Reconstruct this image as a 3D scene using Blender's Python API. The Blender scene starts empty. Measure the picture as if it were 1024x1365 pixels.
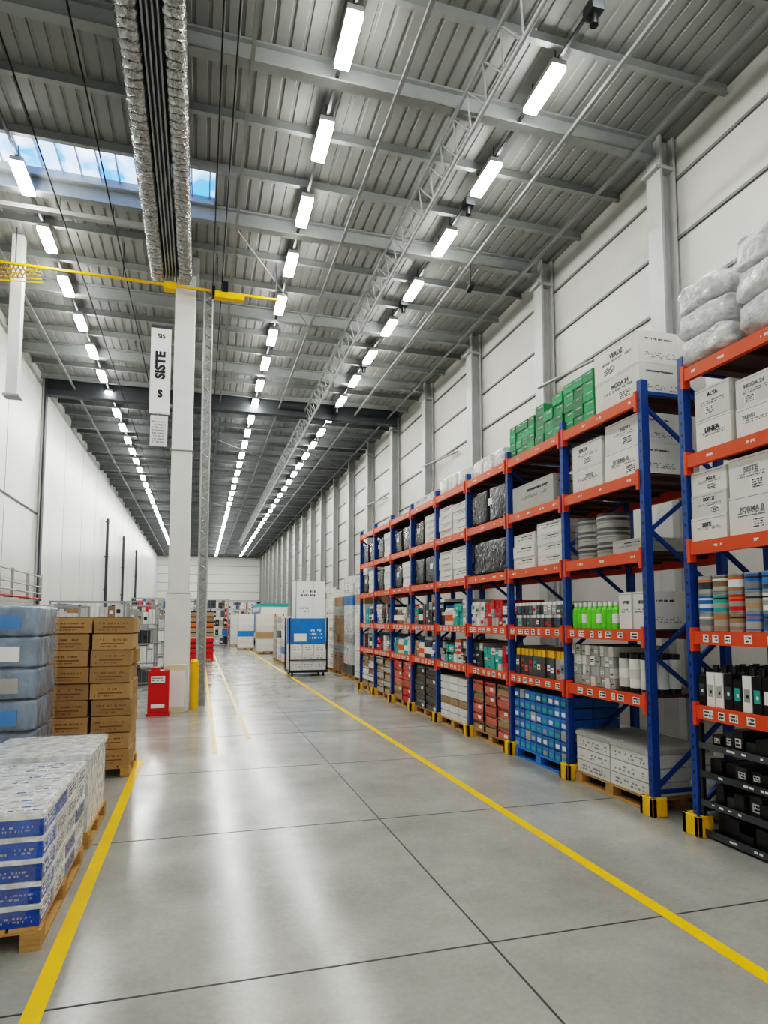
import bpy, math, random
from mathutils import Vector, Matrix, noise
R = random.Random(7)
scene = bpy.context.scene
scene.view_settings.view_transform = 'Filmic'
scene.view_settings.look = 'High Contrast'
scene.view_settings.exposure = .12

# ------------------------------------------------------------------ materials
def lin(h):
    h = h.lstrip('#')
    c = [int(h[i:i+2], 16)/255 for i in (0, 2, 4)]
    return tuple((x/12.92 if x <= .04045 else ((x+.055)/1.055)**2.4) for x in c) + (1,)
MATS = {}
def mat(name, col, rough=.5, metal=0, var=.0, nscale=6, bump=0, bscale=20, emit=0, island=0, coat=0, stretch=None, alpha=1):
    if name in MATS: return MATS[name]
    m = bpy.data.materials.new(name); m.use_nodes = True
    nt = m.node_tree; N = nt.nodes; L = nt.links
    b = N['Principled BSDF']
    c = lin(col) if isinstance(col, str) else col
    b.inputs['Base Color'].default_value = c
    b.inputs['Roughness'].default_value = rough
    b.inputs['Metallic'].default_value = metal
    b.inputs['Alpha'].default_value = alpha
    if coat:
        b.inputs['Coat Weight'].default_value = coat
        b.inputs['Coat Roughness'].default_value = .12
    tc = N.new('ShaderNodeNewGeometry')
    mp = N.new('ShaderNodeMapping')
    L.new(tc.outputs['Position'], mp.inputs['Vector'])
    if stretch: mp.inputs['Scale'].default_value = stretch
    last = None
    if var:
        n = N.new('ShaderNodeTexNoise'); n.inputs['Scale'].default_value = nscale
        n.inputs['Detail'].default_value = 5
        L.new(mp.outputs[0], n.inputs['Vector'])
        mr = N.new('ShaderNodeMapRange'); mr.inputs[1].default_value = .3; mr.inputs[2].default_value = .7
        mr.inputs[3].default_value = 1-var; mr.inputs[4].default_value = 1+var
        L.new(n.outputs['Fac'], mr.inputs[0])
        last = mr.outputs[0]
    if island:
        mr2 = N.new('ShaderNodeMapRange'); mr2.inputs[3].default_value = 1-island; mr2.inputs[4].default_value = 1+island*.5
        L.new(tc.outputs['Random Per Island'], mr2.inputs[0])
        if last:
            mu = N.new('ShaderNodeMath'); mu.operation = 'MULTIPLY'
            L.new(last, mu.inputs[0]); L.new(mr2.outputs[0], mu.inputs[1]); last = mu.outputs[0]
        else: last = mr2.outputs[0]
    if last:
        vm = N.new('ShaderNodeVectorMath'); vm.operation = 'SCALE'
        vm.inputs[0].default_value = c[:3]
        L.new(last, vm.inputs['Scale']); L.new(vm.outputs[0], b.inputs['Base Color'])
    if bump:
        n2 = N.new('ShaderNodeTexNoise'); n2.inputs['Scale'].default_value = bscale
        n2.inputs['Detail'].default_value = 3; n2.inputs['Distortion'].default_value = .6
        L.new(mp.outputs[0], n2.inputs['Vector'])
        bp = N.new('ShaderNodeBump'); bp.inputs['Strength'].default_value = bump; bp.inputs['Distance'].default_value = .02
        L.new(n2.outputs['Fac'], bp.inputs['Height']); L.new(bp.outputs[0], b.inputs['Normal'])
    if emit:
        b.inputs['Emission Color'].default_value = c
        b.inputs['Emission Strength'].default_value = emit
    MATS[name] = m
    return m

M_wallR = mat('painted_panel_grey', '#b6b6b0', .55, var=.05, nscale=1.2)
M_wallL = mat('painted_panel_white', '#d6d9d4', .3, var=.04, nscale=1, bump=.3, bscale=1.2, stretch=(1, 1, .03))
M_far = mat('far_wall_white', '#dcddd8', .6)
M_seam = mat('panel_seam', '#6c6e6c', .6)
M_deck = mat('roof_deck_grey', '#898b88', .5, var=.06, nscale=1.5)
M_deck2 = mat('roof_deck_rear_dimmed', '#676a6c', .55, var=.08, nscale=1.5)  # deck grey darkened: dimness of the far ceiling put into the colour
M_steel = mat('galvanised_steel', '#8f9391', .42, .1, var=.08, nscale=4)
M_steel2 = mat('galvanised_steel_rear_dimmed', '#6e7273', .45, .1, var=.08, nscale=4)  # darker copy of the steel, painting in the shade toward the far end
M_steelw = mat('steel_light_grey', '#a8aaa7', .45, 0, var=.05, nscale=3)
M_steeld = mat('steel_dark', '#44484c', .5, .3)
M_foil = mat('aluminium_foil', '#acadac', .16, .95, bump=1, bscale=24, var=.35, nscale=16)
M_colw = mat('column_white', '#dadbd6', .45, var=.03, nscale=3)
M_lamp = mat('lamp_tube', (1, .985, .95, 1), .4, emit=62)
M_yel = mat('yellow_paint', '#f2bb00', .38, var=.08, nscale=5)
M_yelf = mat('yellow_paint_worn', '#dbb53a', .3, var=.15, nscale=8)
M_joint = mat('joint_dark', '#262828', .6)
M_blue = mat('rack_blue', '#11488c', .4, var=.06)
M_org = mat('rack_orange', '#df501f', .42, var=.06)
M_white = mat('carton_white', '#d8d7d2', .5, var=.04, nscale=8, island=.14)
M_gcart = mat('carton_grey', '#a5a59f', .55, var=.05, island=.15)
M_brown = mat('carton_brown', '#ac8858', .65, var=.08, nscale=9, island=.25)
M_brownd = mat('carton_tape', '#76542f', .35)
M_green = mat('carton_green', '#159050', .45, island=.5)
M_greenb = mat('bottle_green', '#69d62c', .3, island=.2)
M_teal = mat('teal', '#27a59b', .4)
M_bluec = mat('carton_blue', '#2076be', .35, island=.35, var=.1)
M_blued = mat('carton_dark_blue', '#1550a8', .25, island=.35, bump=.6, var=.3, nscale=14)
M_black = mat('package_black', '#191b1e', .3, island=.5, var=.2)
M_dgrey = mat('package_charcoal', '#474b4f', .4, island=.45, var=.15)
M_blackw = mat('stretch_wrap_black', '#101216', .16, bump=.9, bscale=12)
M_wrap = mat('stretch_wrap_clear', '#d2d5d4', .1, var=.28, nscale=11, bump=1, bscale=13)
M_wrapg = mat('stretch_wrap_grey', '#98a2a8', .14, var=.3, nscale=7, bump=.9, bscale=9)
M_wrapb = mat('stretch_wrap_bluegrey', '#748799', .13, var=.4, nscale=6, bump=1, bscale=10, stretch=(1, 1, .6), island=.3)
M_film = mat('clear_film', '#ffffff', .07, bump=1, bscale=9, alpha=.07)
M_red = mat('red_paint', '#c8160f', .4)
M_pink = mat('crate_salmon', '#cb6654', .5, island=.3)
M_tan = mat('crate_tan', '#a18260', .6, island=.4)
M_print = mat('print_dark', '#24262b', .6)
M_printg = mat('print_grey', '#7d7f82', .6)
M_label = mat('label_white', '#e8e8e5', .5)
M_wood = mat('pallet_wood', '#b58d55', .75, var=.18, nscale=10, stretch=(1, 8, 8), island=.2)
M_cream = mat('cream_panel', '#d8cfae', .5)
M_wire = mat('wire_zinc', '#9a9fa2', .35, .6)
M_rub = mat('rubber', '#121212', .7)
M_ledge = mat('wire_deck', '#633e33', .5)
M_lor = mat('label_orange', '#e06a1c', .5)

# floor
mf = bpy.data.materials.new('polished_concrete'); mf.use_nodes = True
nt = mf.node_tree; N = nt.nodes; L = nt.links; b = N['Principled BSDF']
g = N.new('ShaderNodeNewGeometry')
n1 = N.new('ShaderNodeTexNoise'); n1.inputs['Scale'].default_value = .9; n1.inputs['Detail'].default_value = 8; n1.inputs['Roughness'].default_value = .65
n2 = N.new('ShaderNodeTexNoise'); n2.inputs['Scale'].default_value = 30; n2.inputs['Detail'].default_value = 4
L.new(g.outputs['Position'], n1.inputs['Vector']); L.new(g.outputs['Position'], n2.inputs['Vector'])
cr = N.new('ShaderNodeValToRGB')
cr.color_ramp.elements[0].position = .3; cr.color_ramp.elements[0].color = lin('#868680')
cr.color_ramp.elements[1].position = .72; cr.color_ramp.elements[1].color = lin('#a3a39c')
L.new(n1.outputs['Fac'], cr.inputs[0])
mx = N.new('ShaderNodeMixRGB'); mx.blend_type = 'OVERLAY'; mx.inputs[0].default_value = .14
L.new(cr.outputs[0], mx.inputs[1]); L.new(n2.outputs['Fac'], mx.inputs[2]); L.new(mx.outputs[0], b.inputs['Base Color'])
rr = N.new('ShaderNodeMapRange'); rr.inputs[1].default_value = .3; rr.inputs[2].default_value = .7; rr.inputs[3].default_value = .14; rr.inputs[4].default_value = .27
L.new(n1.outputs['Fac'], rr.inputs[0]); L.new(rr.outputs[0], b.inputs['Roughness'])
bp = N.new('ShaderNodeBump'); bp.inputs['Strength'].default_value = .03; bp.inputs['Distance'].default_value = .01
L.new(n2.outputs['Fac'], bp.inputs['Height']); L.new(bp.outputs[0], b.inputs['Normal'])
b.inputs['IOR'].default_value = 1.42
M_floor = mf

# skylight sheet
ms = bpy.data.materials.new('skylight_sheet'); ms.use_nodes = True
nt = ms.node_tree; N = nt.nodes; L = nt.links; b = N['Principled BSDF']
g = N.new('ShaderNodeNewGeometry'); n1 = N.new('ShaderNodeTexNoise'); n1.inputs['Scale'].default_value = 1.3
L.new(g.outputs['Position'], n1.inputs['Vector'])
cr = N.new('ShaderNodeValToRGB'); cr.color_ramp.elements[0].position = .42; cr.color_ramp.elements[0].color = lin('#2f80e0')
cr.color_ramp.elements[1].position = .6; cr.color_ramp.elements[1].color = lin('#d4e8ff')
L.new(n1.outputs['Fac'], cr.inputs[0]); L.new(cr.outputs[0], b.inputs['Emission Color']); b.inputs['Emission Strength'].default_value = 2.6
M_sky = ms

# ------------------------------------------------------------------ builder
class MB:
    def __init__(s): s.v = []; s.f = []; s.m = []; s.mats = []; s.sm = []
    def mi(s, m):
        if m not in s.mats: s.mats.append(m)
        return s.mats.index(m)
    def add(s, vs, fs, m, smooth=False):
        o = len(s.v); s.v += [tuple(v) for v in vs]; k = s.mi(m)
        for f in fs: s.f.append(tuple(i+o for i in f)); s.m.append(k); s.sm.append(smooth)
    def box(s, x0, x1, y0, y1, z0, z1, m):
        vs = [(x0,y0,z0),(x1,y0,z0),(x1,y1,z0),(x0,y1,z0),(x0,y0,z1),(x1,y0,z1),(x1,y1,z1),(x0,y1,z1)]
        s.add(vs, [(0,3,2,1),(4,5,6,7),(0,1,5,4),(1,2,6,5),(2,3,7,6),(3,0,4,7)], m)
    def bar(s, p0, p1, w, h, m):
        p0 = Vector(p0); p1 = Vector(p1); d = (p1-p0).normalized()
        up = Vector((0,0,1)) if abs(d.z) < .95 else Vector((0,1,0))
        a = d.cross(up).normalized(); u = a.cross(d).normalized()
        vs = []
        for p in (p0, p1):
            for sa, su in ((-1,-1),(1,-1),(1,1),(-1,1)): vs.append(p+a*sa*w/2+u*su*h/2)
        s.add(vs, [(0,1,2,3),(7,6,5,4),(0,4,5,1),(1,5,6,2),(2,6,7,3),(3,7,4,0)], m)
    def cyl(s, p0, p1, r, m, n=12, r2=None):
        r2 = r if r2 is None else r2
        p0 = Vector(p0); p1 = Vector(p1); d = (p1-p0).normalized()
        up = Vector((0,0,1)) if abs(d.z) < .95 else Vector((0,1,0))
        a = d.cross(up).normalized(); u = a.cross(d).normalized(); vs = []
        for p, q in ((p0, r), (p1, r2)):
            for i in range(n):
                t = 2*math.pi*i/n; vs.append(p+a*math.cos(t)*q+u*math.sin(t)*q)
        s.add(vs, [(i,(i+1)%n,n+(i+1)%n,n+i) for i in range(n)], m, True)
        s.add(vs, [tuple(range(n))[::-1], tuple(range(n, 2*n))], m)
    def blob(s, x0, x1, y0, y1, z0, z1, m, e=.45, amp=.02, n=20, seed=0):
        cx, cy, cz = (x0+x1)/2, (y0+y1)/2, (z0+z1)/2
        rx, ry, rz = (x1-x0)/2, (y1-y0)/2, (z1-z0)/2
        sg = lambda v, p: math.copysign(abs(v)**p, v)
        vs = []; nu = n*2
        for j in range(n+1):
            ph = -math.pi/2+math.pi*j/n
            for i in range(nu):
                th = 2*math.pi*i/nu
                x = sg(math.cos(ph), e)*sg(math.cos(th), e); y = sg(math.cos(ph), e)*sg(math.sin(th), e); z = sg(math.sin(ph), e)
                k = 1-max(0, amp)*(.5+noise.noise(Vector((x*3+seed, y*3, z*3)))*1.2)*1.5
                vs.append((cx+rx*x*k, cy+ry*y*k, cz+rz*z*(k if z > -.98 else 1)))
        fs = [(j*nu+i, j*nu+(i+1)%nu, (j+1)*nu+(i+1)%nu, (j+1)*nu+i) for j in range(n) for i in range(nu)]
        s.add(vs, fs, m, True)
    def build(s, name, parent=None, bevel=0):
        xs = [v[0] for v in s.v]; ys = [v[1] for v in s.v]; zs = [v[2] for v in s.v]
        o = Vector(((min(xs)+max(xs))/2, (min(ys)+max(ys))/2, min(zs)))
        me = bpy.data.meshes.new(name); me.from_pydata([tuple(Vector(v)-o) for v in s.v], [], s.f)
        for m in s.mats: me.materials.append(m)
        me.polygons.foreach_set('material_index', s.m); me.polygons.foreach_set('use_smooth', s.sm)
        me.update()
        ob = bpy.data.objects.new(name, me); scene.collection.objects.link(ob); ob.location = o
        if parent:
            ob.parent = parent; ob.location = o-parent.location
        if bevel:
            bv = ob.modifiers.new('bevel', 'BEVEL'); bv.width = bevel; bv.segments = 1; bv.limit_method = 'ANGLE'
        return ob
def empty(name, loc=(0,0,0)):
    e = bpy.data.objects.new(name, None); e.location = loc; scene.collection.objects.link(e)
    e.empty_display_size = .2; return e
def text(parent, name, body, loc, size, m, face='-X', rot90=False, bold=.02):
    c = bpy.data.curves.new(name, 'FONT'); c.body = body; c.size = size; c.extrude = .0015; c.offset = size*bold
    c.resolution_u = 3
    c.align_x = 'CENTER'; c.align_y = 'CENTER'; c.materials.append(m)
    o = bpy.data.objects.new(name, c); scene.collection.objects.link(o)
    if face == '-X': B = Matrix(((0,0,-1),(-1,0,0),(0,1,0)))
    else: B = Matrix(((1,0,0),(0,0,-1),(0,1,0)))
    if rot90: B = B @ Matrix.Rotation(math.radians(90), 3, 'Z')
    o.rotation_euler = B.to_euler(); o.parent = parent
    o.location = Vector(loc)-parent.location
    return o
def words(mb, face, a0, a1, z0, z1, fix, m, rows=3, dens=.7, rr=R):
    """small printed glyph blocks on a face"""
    rh = (z1-z0)/rows
    for r in range(rows):
        a = a0; zb = z0+r*rh+rh*.25; zt = z0+(r+1)*rh-rh*.2
        gw = max((zt-zb)*.55, (a1-a0)/26)
        while a < a1:
            w = gw*rr.uniform(.5, 1.1)
            if rr.random() < dens and a+w < a1:
                zz = zb+(zt-zb)*rr.choice([0, 0, 0, .35])
                if face == '-X': mb.box(fix-.002, fix, a, a+w, zz, zt, m)
                elif face == '+X': mb.box(fix, fix+.002, a, a+w, zz, zt, m)
                else: mb.box(a, a+w, fix-.002, fix, zz, zt, m)
            a += w+gw*.3
def pallet(mb, x0, x1, y0, y1, z0=0, m=None, h=.13):
    m = m or M_wood
    for i in range(3):
        x = x0+(x1-x0-.1)*i/2
        for j in range(3):
            y = y0+(y1-y0-.12)*j/2; mb.box(x, x+.1, y, y+.12, z0+.02, z0+h-.035, m)
        mb.box(x, x+.1, y0, y1, z0, z0+.02, m)
    for j in range(3):
        y = y0+(y1-y0-.12)*j/2; mb.box(x0, x1, y, y+.12, z0+h-.035, z0+h-.02, m)
    n = 7
    for i in range(n):
        x = x0+(x1-x0)*i/n; mb.box(x+.008, x+(x1-x0)/n-.008, y0, y1, z0+h-.02, z0+h, m)

# ------------------------------------------------------------------ room shell
XL, XR, YB, YF, H = -4.8, 7.0, -5.0, 77.0, 9.3
YC, SP = 7.95, 3.58     # first visible column line / bay spacing
XC = 6.68               # column front flange
mb = MB(); mb.box(XL, XR, YB, YF, -.2, 0, M_floor); mb.build('floor')
mb = MB()
def jl(x0, x1, y0, y1): mb.box(x0, x1, y0, y1, .0, .0015, M_joint)
for x in (1.6, -3.1, 6.2): jl(x-.006, x+.006, YB, YF)
y = 3.4-2.3*3
while y < YF: jl(XL, XR, y-.006, y+.006); y += 2.3
mb.build('floor_joint_lines')
mb = MB(); mb.box(2.74, 2.83, YB, 40, 0, .003, M_yel); mb.build('floor_marking_line')
mb = MB(); mb.box(-.74, -.65, YB, 8.9, 0, .003, M_yel); mb.build('floor_marking_line')
mb = MB(); mb.box(.20, .27, 9, 30, 0, .003, M_yelf); mb.build('floor_marking_line')
mb = MB(); mb.box(.72, .79, 10, 34, 0, .003, M_yelf); mb.build('floor_marking_line')

mb = MB(); mb.box(XR, XR+.2, YB, YF, 0, H+.3, M_wallR)
z = 1.0
while z < H: mb.box(XR-.035, XR, YB, YF, z, z+.045, M_seam); z += .95
mb.build('wall_right')
mb = MB()
y = YC-SP*3; XW = XR-.04
while y < YF:
    mb.box(XC, XC+.04, y-.16, y+.16, 0, H, M_steelw); mb.box(XC+.04, XW, y-.03, y+.03, 0, H, M_steelw); mb.box(XW-.04, XW, y-.16, y+.16, 0, H, M_steelw)
    mb.box(XC-.08, XW, y-.17, y+.17, 8.75, 8.8, M_steelw)
    mb.box(XC-.05, XW, y-.17, y+.17, 0, .03, M_steelw)
    y += SP
for i in (1, 3, 5): yy = YC+SP*i; mb.cyl((XC-.02, yy, 6.6), (XW-.03, yy-2.2, 6.55), .03, M_steel, 8)
mb.build('wall_column_row')
mb = MB(); mb.box(XL-.2, XL, YB, YF, 0, H+.3, M_wallL)
y = 0
while y < YF: mb.box(XL, XL+.004, y, y+.02, .25, H, M_seam); y += SP
mb.build('wall_left')
mb = MB(); mb.box(XL+.001, XL+.03, YB, YF, .001, .25, M_seam); mb.build('baseboard_left')
mb = MB(); mb.box(XL+.005, XL+.02, YB, 21.2, 4.95, 5.0, M_steeld); mb.build('trim_1')
mb = MB(); mb.box(XL-.2, XR+.2, YF, YF+.2, 0, H+.3, M_far)
for k in range(1, 9): mb.box(XL, XR, YF-.02, YF, k, k+.04, M_seam)
mb.build('wall_far')
mb = MB(); mb.box(XL+.01, XL+.07, 21.3, 21.6, 0, H, M_wallL); mb.box(XL+.07, XL+.12, 21.25, 21.5, 0, H, M_steeld); mb.build('wall_pilaster')
for yy in (35.4, 42.7, 51):
    mb = MB(); mb.cyl((XL+.12, yy, 0.02), (XL+.12, yy, 7.0), .07, M_steeld); mb.cyl((XL+.12, yy, 0), (XL+.12, yy, .03), .085, M_steeld)
    for zz in (3.3, 5, 6.8): mb.box(XL+.012, XL+.2, yy-.09, yy+.09, zz, zz+.05, M_steeld)
    mb.build('drainpipe')

def deck(mb, x0, x1, y0, y1, z, m):
    p = []; x = x0; st = .2
    while x < x1-1e-6:
        for dx, dz in ((0, 0), (.14, 0), (.15, .02), (.19, .02)):
            if x+dx < x1: p.append((x+dx, z+dz))
        x += st
    p.append((x1, z))
    vs = []
    for a, c in p: vs += [(a, y0, c), (a, y1, c)]
    mb.add(vs, [(2*i, 2*i+1, 2*i+3, 2*i+2) for i in range(len(p)-1)], m)
    mb.box(x0, x1, y0, y1, z+.06, z+.16, m)
mb = MB()
S0, S1 = 10.38, 11.42
deck(mb, XL, XR, YB, S0, H, M_deck)
deck(mb, .1, XR, S0, S1, H, M_deck)
deck(mb, XL, XR, S1, 21.5, H, M_deck)
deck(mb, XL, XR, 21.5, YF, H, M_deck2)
mb.build('ceiling')
mb = MB(); mb.box(XL, .1, S0, S1, H+.10, H+.13, M_sky)
x = XL
while x < .1: mb.box(x, x+.02, S0, S1, H+.04, H+.10, M_steelw); x += .3
mb.box(XL, .1, S0-.03, S0+.02, H-.03, H+.1, M_steelw); mb.box(XL, .1, S1-.02, S1+.03, H-.03, H+.1, M_steelw)
mb.build('window_1')

RS = empty('roof_structure', (1, 8, 8.9))
mb = MB()
y = YC-SP*3; i = 0
while y < YF-.3:
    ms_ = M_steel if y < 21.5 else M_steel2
    if i % 3 == 0:
        mb.box(XL, XC, y-.08, y+.08, H-.30, H-.275, ms_); mb.box(XL, XC, y-.012, y+.012, H-.275, H-.02, ms_)
        mb.box(XL, XC, y-.08, y+.08, H-.03, H, ms_)
    else:
        mb.box(XL, XR-.04, y-.04, y+.04, H-.15, H-.135, ms_); mb.box(XL, XR-.04, y-.008, y+.008, H-.135, H, ms_)
    y += SP/3; i += 1
for x in (-3.9, .5, 2.45, 5.1, 6.3):
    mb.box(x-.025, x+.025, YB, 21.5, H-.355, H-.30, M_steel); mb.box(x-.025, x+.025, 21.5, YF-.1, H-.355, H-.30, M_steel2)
mb.build('beams_and_purlins', RS)
mb = MB(); mb.box(XL+.1, XC-.02, 21.4, 21.46, H-.55, H-.02, M_steeld)
mb.box(XL+.1, XC-.02, 21.3, 21.56, H-.58, H-.55, M_steeld); mb.build('header_beam', RS)
mb = MB(); mb.box(XL+.01, -1.1, 11.75, 11.85, H-.45, H-.37, M_steelw); mb.build('cross_duct', RS)
mb = MB()
for y0, xa, xb in ((YC+SP, .5, 2.45), (YC+SP*5, .5, 3.5), (YC+SP*5, 3.5, 6.6), (YC+SP*9, .5, 3.5), (YC+SP*9, 3.5, 6.6)):
    mb.cyl((xa, y0, H-.34), (xb, y0+SP, H-.34), .015, M_steel, 6)
mb.cyl((.2, 6.2, H-.34), (3.4, 4.9, H-.34), .012, M_rub, 6)
mb.build('bracing_rods', RS)
mb = MB()
xt = 3.5
for dx in (-.17, .17): mb.cyl((xt+dx, YB, 8.95), (xt+dx, 60, 8.95), .032, M_steel, 6)
mb.cyl((xt, YB, 8.58), (xt, 60, 8.58), .034, M_steelw, 6)
y = YB
while y < 59.5:
    for dx in (-.17, .17):
        mb.cyl((xt+dx, y, 8.95), (xt, y+.25, 8.58), .013, M_steel, 5); mb.cyl((xt, y+.25, 8.58), (xt+dx, y+.5, 8.95), .013, M_steel, 5)
    y += .5
y = YC-SP
while y < 60: mb.box(xt-.18, xt+.18, y-.02, y+.02, 8.93, 9.0, M_steel); y += SP
mb.build('lattice_truss', RS)
mb = MB()
CB = ((-2.45, 8.8), (.12, 8.85), (.3, 8.75), (-1.6, 8.8))
for x, z in CB: mb.cyl((x, YB, z), (x, 40, z), .012, M_rub, 6)
y = YC-SP*3
while y < 40:
    for x, z in CB: mb.cyl((x, y, z), (x, y, H-.28), .006, M_rub, 5)
    y += SP*2
mb.build('cable_run', RS)
mb = MB(); mb.box(-3.66, -3.46, 13.4, 13.62, 6.1, H-.01, M_colw); mb.box(-3.70, -3.42, 13.37, 13.65, 6.06, 6.1, M_steelw); mb.build('drop_duct', RS)
mb = MB(); mb.cyl((5.1, 11.4, 8.55), (5.1, 11.4, 8.95), .012, M_rub, 6); mb.cyl((5.1, 11.3, 8.5), (5.1, 11.5, 8.45), .06, M_rub, 10); mb.build('spotlight', RS)

def lamps(x, y0, st, w, z=8.95, y1=75.5, motor=False, start=-4):
    mb = MB()
    n0 = int((y0-YB-1)/st); y = y0-n0*st; k = 0
    mb.box(x-.02, x+.02, YB, y1, z+.1, z+.13, M_steeld)
    while y < y1-.6:
        L2 = .40
        if y > start:
            mb.box(x-w/2, x+w/2, y-L2, y+L2, z+.03, z+.1, M_steelw)
            mb.box(x-w/2+.005, x+w/2-.005, y-L2+.01, y+L2-.01, z-.03, z+.03, M_lamp)
            mb.cyl((x, y-.3, z+.1), (x, y-.3, H), .008, M_steeld, 5); mb.cyl((x, y+.3, z+.1), (x, y+.3, H), .008, M_steeld, 5)
            if motor and k % 2 == 1:
                mb.box(x-.08, x+.08, y+.6, y+.8, z-.02, z+.12, M_steeld)
                mb.cyl((x, y+.7, z-.15), (x, y+.7, z-.02), .05, M_black)
        y += st; k += 1
    return mb.build('ceiling_lamp_row')
lamps(1.62, 7.22, 1.74, .2)
lamps(4.33, 7.2, 1.84, .2, motor=True)
lamps(-2.92, 11.1, 1.76, .2, start=10)

E = empty('service_girder', (-.68, 8, 8.6))
mb = MB()
for x0, x1 in ((-1.10, -.80), (-.58, -.28)):
    for k in range(0, 78):
        y = 2.0+k*.143
        mb.blob(x0, x1, y, y+.17, 8.58, 8.98, M_foil, .5, .07, 6, k*.7+x0)
mb.build('foil_duct', E)
mb = MB(); mb.box(-.80, -.58, 2, 13.15, 8.74, 8.95, M_dgrey)
for x in (-.78, -.72, -.66, -.60): mb.box(x-.012, x+.012, 2, 13.15, 8.62, 8.74, M_steel)
y = 2.1
while y < 13.1: mb.box(-1.08, -.28, y, y+.03, 8.98, 9.0, M_steel); y += 1.2
mb.build('cable_tray', E)

E = empty('steel_column', (-.4, 13.5, 0))
mb = MB()
mb.box(-.62, -.22, 13.32, 13.7, 0, 9.0, M_colw)
mb.box(-.66, -.18, 13.28, 13.74, 0, 2.3, M_colw)
mb.box(-.7, -.16, 13.25, 13.77, 8.9, H-.02, M_steelw)
for z in (2.3, 5.2): mb.box(-.65, -.19, 13.29, 13.73, z, z+.03, M_steelw)
mb.build('shaft', E, .01)
mb = MB(); mb.box(-.60, -.24, 13.1, 13.27, 0, .92, M_cream); mb.box(-.58, -.26, 13.09, 13.1, .1, .8, M_label); mb.build('base_panel', E, .005)
mb = MB(); mb.cyl((-.08, 13.5, 0), (-.08, 13.5, .95), .085, M_yel, 16); mb.cyl((-.08, 13.5, .95), (-.08, 13.5, 1.0), .085, M_yel, 16, .04); mb.build('bollard', E)
mb = MB()
for x in (-.04, .12):
    mb.cyl((x, 14, 0), (x, 14, 9), .022, M_steelw, 8)
z = .1
while z < 8.9: mb.bar((-.04, 14, z), (.12, 14, z+.12), .02, .015, M_steelw); mb.bar((.12, 14, z+.12), (-.04, 14, z+.24), .02, .015, M_foil); z += .24
mb.box(-.02, .1, 14.01, 14.05, 0, 9, M_steel)
mb.build('riser_ladder', E)
E = empty('hanging_sign', (-.9, 13.4, 5.3))
mb = MB(); mb.box(-1.07, -.68, 13.36, 13.42, 5.95, 7.75, M_label); mb.box(-1.04, -.71, 13.36, 13.41, 5.28, 5.9, M_white)
mb.box(-1.07, -.68, 13.35, 13.36, 7.72, 7.78, M_steeld); mb.box(-.7, -.63, 13.38, 13.42, 7.4, 7.46, M_steel); mb.box(-.7, -.63, 13.38, 13.42, 6.1, 6.16, M_steel)
words(mb, '-Y', -1.0, -.76, 5.33, 5.8, 13.36, M_printg, 8)
mb.cyl((-.9, 13.39, 5.88), (-.9, 13.39, 5.97), .01, M_steel, 6)
mb.build('board', E)
text(E, 'lettering', 'SISTE', (-.87, 13.355, 6.95), .25, M_print, '-Y', True, .05)
text(E, 'lettering', 'S', (-.87, 13.355, 6.35), .2, M_print, '-Y', False, .05)
text(E, 'lettering', 'SIS', (-.87, 13.355, 7.55), .13, M_print, '-Y', False)

E = empty('overhead_hoist', (0, 13.1, 8.4))
mb = MB(); mb.box(XL+.01, 1.45, 13.07, 13.11, 8.5, 8.54, M_yel); mb.box(-.84, -.6, 13.0, 13.2, 8.42, 8.56, M_yel)
mb.box(.15, .75, 13.02, 13.18, 8.38, 8.5, M_yel); mb.box(.3, .42, 13.0, 13.2, 8.5, 8.72, M_black); mb.box(.1, .16, 13.02, 13.18, 8.4, 8.6, M_black)
for x in (.2, -1.6, -3.5, 1.4): mb.cyl((x, 13.09, 8.53), (x, 13.09, H-.05), .01, M_steeld, 5)
mb.build('rail', E)
mb = MB()
for k in range(12):
    x = -4.1+k*.08; mb.bar((x, 13.09, 8.5), (x+.1, 13.09, 8.1+.02*k), .018, .018, M_tan); mb.bar((x+.1, 13.09, 8.5), (x, 13.09, 8.1+.02*k), .018, .018, M_tan)
for k in range(5): mb.bar((-4.12, 13.09, 8.5-k*.09), (-3.1+k*.02, 13.09, 8.5-k*.07), .018, .018, M_yel)
mb.build('net', E)
mb = MB()
for z in (2.55, 2.75, 3.05): mb.cyl((XL+.25, 12, z), (XL+.25, 21, z), .022, M_steelw, 8)
mb.cyl((XL+.22, 12, 2.4), (XL+.22, 21, 2.4), .03, M_red, 8)
y = 12
while y < 21.1:
    mb.box(XL+.06, XL+.27, y, y+.04, 2.35, 2.4, M_steelw); mb.box(XL+.2, XL+.27, y, y+.04, 2.35, 3.1, M_steelw); y += 1.5
mb.build('wall_pipe_rack')

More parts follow.
